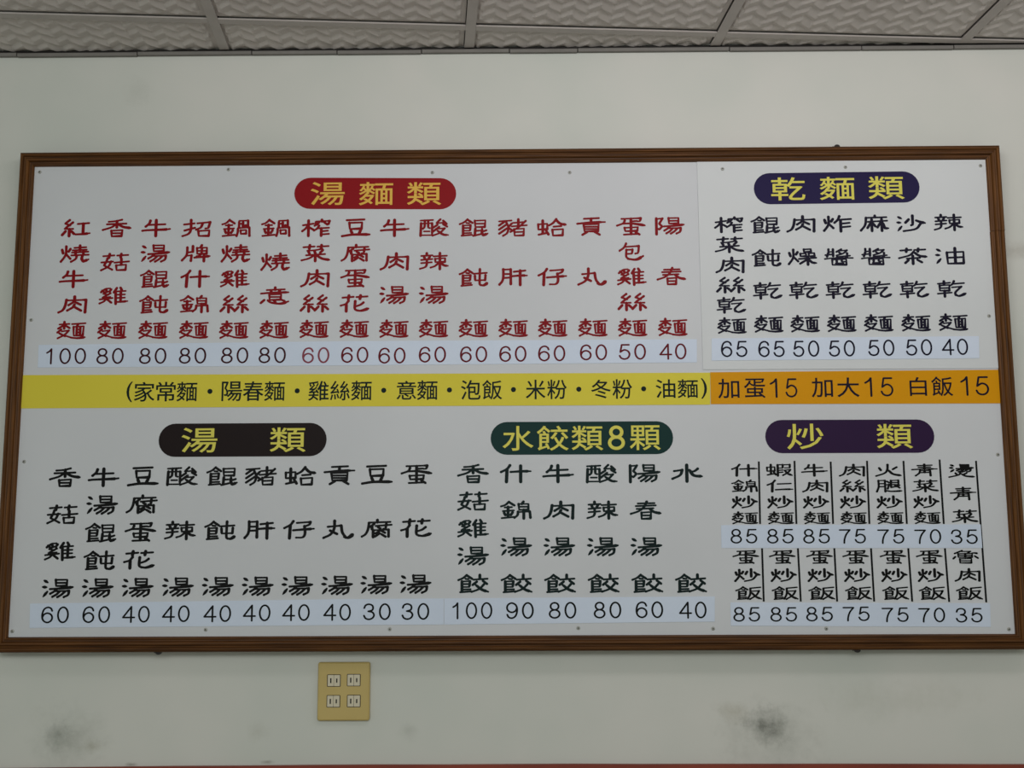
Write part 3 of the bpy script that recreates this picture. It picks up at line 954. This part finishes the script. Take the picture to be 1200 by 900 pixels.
A = [('紅燒牛肉麵', 89, 267.3, 83.5, 386.7), ('香菇雞麵', 136.7, 267.2, 131.3, 386.5), ('牛湯餛飩麵', 183, 267.2, 179.3, 386.3),
     ('招牌什錦麵', 230.3, 267.1, 227, 386.2), ('鍋燒雞絲麵', 276.7, 267.1, 274, 386.2), ('鍋燒意麵', 323.3, 267, 321, 386),
     ('榨菜肉絲麵', 370.3, 267, 368, 385.3), ('豆腐蛋花麵', 417, 267, 415, 385), ('牛肉湯麵', 462.5, 267, 461.5, 385),
     ('酸辣湯麵', 508.7, 266.7, 508, 384.7), ('餛飩麵', 555, 266.6, 554.7, 384.5), ('豬肝麵', 601, 266.5, 601.3, 384.2),
     ('蛤仔麵', 646.7, 266.3, 647.7, 384), ('貢丸麵', 692.7, 265.5, 694.7, 383.7), ('蛋包雞絲麵', 739.3, 265.2, 741.3, 383.5), ('陽春麵', 785, 265, 788.3, 383)]
for a in A:
    fr = (0, 0.495, 1) if len(a[0]) == 3 else None
    column(*a, 35, 22, M['red'], YM, fr)
B = [('榨菜肉絲乾麵', 854, 263.3, 857.7, 381.3), ('餛飩乾麵', 896.9, 263.4, 900.8, 379.5), ('肉燥乾麵', 938.5, 262.4, 943.4, 379.2), ('炸醬乾麵', 981.3, 262.3, 986.3, 378.8),
     ('麻醬乾麵', 1024.5, 261.7, 1029.6, 378.4), ('沙茶乾麵', 1067.7, 261.5, 1073.3, 378.1), ('辣油乾麵', 1111.2, 260.7, 1117, 377.4)]
for a in B:
    column(*a, 35, 20 if len(a[0]) == 6 else 21, M['navy'], YO)
C = [('香菇雞湯', 76, 559.3, 67.7, 689.5), ('牛湯餛飩湯', 121.5, 559.3, 114.5, 689), ('豆腐蛋花湯', 167.7, 558.3, 161.3, 688.5), ('酸辣湯', 213.5, 558, 208.5, 687.9),
     ('餛飩湯', 260.2, 557.9, 255.2, 687.3), ('豬肝湯', 305.8, 557.7, 302, 687), ('蛤仔湯', 352, 557.6, 348.5, 686.5), ('貢丸湯', 397.7, 557, 395, 686),
     ('豆腐湯', 441.7, 556.3, 441, 685), ('蛋花湯', 488, 555.7, 487, 684.4)]
for a in C:
    column(*a, 37.5, 23.5, M['black'], YM, (0, 0.49, 1) if len(a[0]) == 3 else None)
D = [('香菇雞湯餃', 554.3, 555, 554.5, 683.6), ('什錦湯餃', 604.3, 555, 605.3, 683.6), ('牛肉湯餃', 654, 555, 656.3, 683.5), ('酸辣湯餃', 705, 555, 707.3, 683.4),
     ('陽春湯餃', 755.5, 555, 758.5, 683.3), ('水餃', 805, 554.5, 809.7, 683.2)]
for a in D:
    column(*a, 37.5, 23, M['green'], YM)
E1 = [('什錦炒麵', 872.3, 551, 872.9, 606.7), ('蝦仁炒麵', 913.3, 551, 915, 606.7), ('牛肉炒麵', 954.3, 551, 957.3, 606.7), ('肉絲炒麵', 998.3, 551, 1000.3, 606.7),
      ('火腿炒麵', 1040.8, 551, 1043.3, 606.6), ('青菜炒麵', 1083.3, 550.8, 1086.7, 606.5), ('燙青菜', 1126.5, 551.7, 1130.7, 605)]
E2 = [('蛋炒飯', 874, 652.7, 877.3, 695), ('蛋炒飯', 916.7, 652.7, 920, 695), ('蛋炒飯', 960.3, 652.7, 963, 695), ('蛋炒飯', 1002.7, 652.7, 1006, 695),
      ('蛋炒飯', 1046.5, 652.7, 1049.5, 695), ('蛋炒飯', 1089, 652.7, 1092.5, 695), ('魯肉飯', 1131.5, 652.5, 1136, 695)]
for a in E1 + E2:
    column(*a, 31.5, 15.5 if len(a[0]) == 4 else 16.5, M['black'], YM)

# black divider lines of the fried list
for xa, ya, xb, yb in [(889.2, 540.7, 890.7, 614), (931, 540, 933.3, 614), (973.4, 541, 976.3, 614), (1016, 540, 1018.8, 614), (1058.7, 540, 1062.7, 614),
                       (1101, 538.5, 1106, 614), (893, 642.5, 895, 705), (935, 642.5, 938.4, 705), (977.7, 642.5, 981, 705), (1020.7, 642.5, 1024.4, 705),
                       (1064.3, 642.5, 1069, 705), (1107.3, 642.5, 1112.3, 705.5), (1143.7, 540, 1155.8, 706)]:
    a, b = atY(xa, ya, YM), atY(xb, yb, YM)
    mb = MB()
    hw = 0.0023
    mb.slab([(b.x - hw, b.z), (b.x + hw, b.z), (a.x + hw, a.z), (a.x - hw, a.z)], YM - (0.0004 if yb < 706 else 0.0003), YM + 0.0003)
    bpart(mb, 'divider_line', M['black'])


# price strips with their figures
def strip(corners, prices, h, Y, mat, wd, label=None, sp_ink=None):
    mb = MB()
    mb.slab(quad(corners, Y), Y - 0.0011, Y + 0.0004)
    o = bpart(mb, 'price_strip', M['strip'], label=label)
    for i, (t, x, y) in enumerate(prices):
        w = wd[len(t)]
        ink = sp_ink.get(i, mat) if sp_ink else mat
        for g in figures(t):
            q = MB()
            put(q, g, x, y, w, h, Y - 0.0011 - EPS)
            f = bpart(q, 'figure', ink, o)
            if ink is M['faded']:
                f['label'] = 'paler faded red price figure'


strip([(44.5, 430.8), (400, 428.3), (816.5, 424.7), (816.5, 397.6), (400, 400), (45.5, 404.3)],
      [('100', 77.3, 417.4), ('80', 129, 417.3), ('80', 179, 417.2), ('80', 225.7, 416.9), ('80', 275, 416.6), ('80', 319, 416.3), ('60', 370, 416.4),
       ('60', 415.7, 416), ('60', 459.3, 416.8), ('60', 506.7, 415.6), ('60', 555, 415.3), ('60', 601, 414.8), ('60', 646.5, 414.2), ('60', 695.5, 413), ('50', 741, 412.3), ('40', 788.5, 412)],
      19, YM, M['maroon'], {2: 32, 3: 47}, None, {6: M['faded'], **{i: M['wine'] for i in range(7, 16)}})
strip([(834, 422.6), (1147.5, 419.8), (1147, 394), (834, 396.7)],
      [('65', 860.3, 409), ('65', 904, 409), ('50', 944.7, 408.7), ('50', 986.6, 408.4), ('50', 1032.7, 407.7), ('50', 1077, 407.2), ('40', 1119, 406.6)],
      19.5, YO, M['navy'], {2: 31})
strip([(34.8, 735.8), (400, 732.5), (520, 731.8), (520, 701.3), (400, 702.2), (35.5, 707.4)],
      [('60', 64.5, 720.7), ('60', 112.8, 720.4), ('40', 159.3, 720), ('40', 206, 719.4), ('40', 254.6, 719.2), ('40', 300.8, 718.4), ('40', 346.8, 718), ('40', 395, 717.6),
       ('30', 441.7, 717), ('30', 486.8, 716.7)],
      20, YM, M['black'], {2: 32.5})
strip([(520.6, 731.8), (837.5, 728.4), (837.5, 699), (520.6, 701.3)],
      [('100', 553.5, 715.7), ('90', 609.3, 715.6), ('80', 659.2, 715.3), ('80', 711.9, 715), ('60', 761, 714.7), ('40', 811.8, 715)],
      20, YM, M['black'], {2: 32.5, 3: 47})
strip([(845.5, 642.2), (1151, 642.2), (1149, 614.5), (845, 615.5)],
      [('85', 871.7, 628.4), ('85', 914.4, 628.4), ('85', 956.8, 628.4), ('75', 999, 628.4), ('75', 1044, 628.6), ('70', 1087.3, 628.8), ('35', 1130, 629)],
      17.5, YM, M['black'], {2: 31.5})
strip([(856.5, 733.2), (1161, 734.6), (1160, 707), (856, 706)],
      [('85', 875, 720), ('85', 918.3, 720), ('85', 960.3, 719.7), ('75', 1003.3, 719.4), ('75', 1049, 720.4), ('70', 1091.9, 720.8), ('35', 1135.6, 721)],
      17.5, YM, M['black'], {2: 31.5})

# screws round the edge of the board
SC = [(46.7, 201.7), (267.7, 198.7), (36.7, 375), (506.7, 202.3), (667.7, 202.3), (28.3, 541), (14.5, 739.7), (241, 738), (456.7, 737.3), (677.7, 736),
      (835.7, 736.7), (968.3, 736.7), (1182.3, 737.3), (1169.3, 532.7)]
SO = [(846.7, 198), (990.7, 196), (1149, 194.3), (1159, 370.3)]
ME_SCREW = None
for k, (x, y) in enumerate(SC + SO):
    Y = YO if k >= len(SC) else YM
    if ME_SCREW is None:
        mb = MB()
        n = 14
        prof = [(0.0046, 0.0), (0.0042, -0.0010), (0.0026, -0.0022)]
        vs, fs = [], []
        for r, d in prof:
            for i in range(n):
                a = 2 * math.pi * i / n
                vs.append((r * math.cos(a), d, r * math.sin(a)))
        for j in range(2):
            for i in range(n):
                fs.append((j * n + i, j * n + (i + 1) % n, (j + 1) * n + (i + 1) % n, (j + 1) * n + i))
        fs.append(tuple(range(2 * n, 3 * n)))
        mb.add(vs, fs)
        ob = mb.build('screw', M['steel'], board)
        # driver slot
        mb = MB()
        mb.box(-0.0021, 0.0021, -0.0026, -0.0018, -0.0006, 0.0006)
        mb.box(-0.0006, 0.0006, -0.0026, -0.0018, -0.0021, 0.0021)
        sl = mb.build('driver_slot', M['dark'], ob)
        ME_SCREW, ME_SLOT = ob.data, sl.data
    else:
        ob = bpy.data.objects.new('screw', ME_SCREW)
        COL.objects.link(ob)
        ob.parent = board
        sl = bpy.data.objects.new('driver_slot', ME_SLOT)
        COL.objects.link(sl)
        sl.parent = ob
    ob.location = atY(x, y, Y) - Vector((0, -0.02, ZB))
    ob.rotation_euler = (0, random.uniform(0, 1.5), 0)


# hanging brackets showing at the top and bottom of the frame
def bracket(px, up):
    mb = MB()
    zc = ZO1 if up else ZO0
    x = atY(px, 171 if up else 764, -0.05).x
    s = 1 if up else -1
    n = 12
    pts = [(x + 0.0075, zc), ]
    for k in range(n + 1):
        a = math.pi * k / n
        pts.append((x + 0.0075 * math.cos(a), zc + s * 0.006 * math.sin(a)))
    if not up:
        pts = pts[::-1]
    mb.slab(pts, -0.05, -0.044)
    mb.box(x - 0.011, x - 0.0085, -0.048, -0.045, *sorted((zc, zc + s * 0.002)))
    bpart(mb, 'hanging_bracket', M['dark'])


bracket(981, True)
bracket(185.5, False)
bracket(1005, False)

# ------------------------------------------------------------------ wall outlet
c = atY(402.7, 810.2, -0.010)
outlet = empty('wall_outlet', (c.x, 0, c.z), 'square tan wall outlet plate with four cream sockets below the menu board', 'outlet')
PW, PH = 0.0625, 0.0685


def rounded(w, h, r, n=5):
    pts = []
    for cx, cz, a0 in ((w - r, -h + r, -90), (w - r, h - r, 0), (-w + r, h - r, 90), (-w + r, -h + r, 180)):
        for k in range(n + 1):
            a = math.radians(a0 + 90 * k / n)
            pts.append((cx + r * math.cos(a), cz + r * math.sin(a)))
    return pts


SOCK = [(391.3, 797.5), (414.6, 797), (390.7, 821.8), (414.6, 821.5)]
SW, SH = 0.0150, 0.0130
# cover plate: a slab with dished edge
mb = MB()
rings = [(0.0, 0.0, 0.0), (0.0, 0.0, -0.0085), (-0.0012, -0.0012, -0.0112), (-0.0035, -0.0035, -0.0125)]
vs, fs = [], []
rp = []
for dw, dh, y in rings:
    pts = rounded(PW + dw, PH + dh, 0.005)
    rp.append(len(pts))
    vs += [(x, y, z) for x, z in pts]
n = rp[0]
for j in range(3):
    for i in range(n):
        fs.append((j * n + i, (j + 1) * n + i, (j + 1) * n + (i + 1) % n, j * n + (i + 1) % n))
fs.append(tuple(range(3 * n, 4 * n)))
fs = [tuple(reversed(f)) for f in fs[:-1]] + [fs[-1]]
mb.add(vs, fs)
mb.build('cover_plate', M['plate'], outlet)
for k, (x, y) in enumerate(SOCK):
    p = atY(x, y, -0.0125) - Vector((c.x, 0, c.z))
    mb = MB()
    mb.slab([(p.x + a, p.z + b) for a, b in rounded(SW + 0.0014, SH + 0.0014, 0.002, 3)], -0.0128, -0.0122)
    rim = mb.build('socket_rim', M['dark'], outlet)
    mb = MB()
    for s in (-1, 1):
        mb.slab([(p.x + s * (SW / 2) + a, p.z + b) for a, b in rounded(SW / 2 - 0.0003, SH, 0.001, 3)], -0.0142, -0.0124)
    so = mb.build('socket', M['cream'], outlet, bevel=0.0004)
    for s in (-1, 1):
        mb = MB()
        h = 0.0058 if s < 0 else 0.0048
        mb.box(p.x + s * 0.0072 - 0.0015, p.x + s * 0.0072 + 0.0015, -0.0144, -0.0138, p.z - h, p.z + h)
        mb.build('slot', M['slot'], so)

bpy.context.view_layer.update()
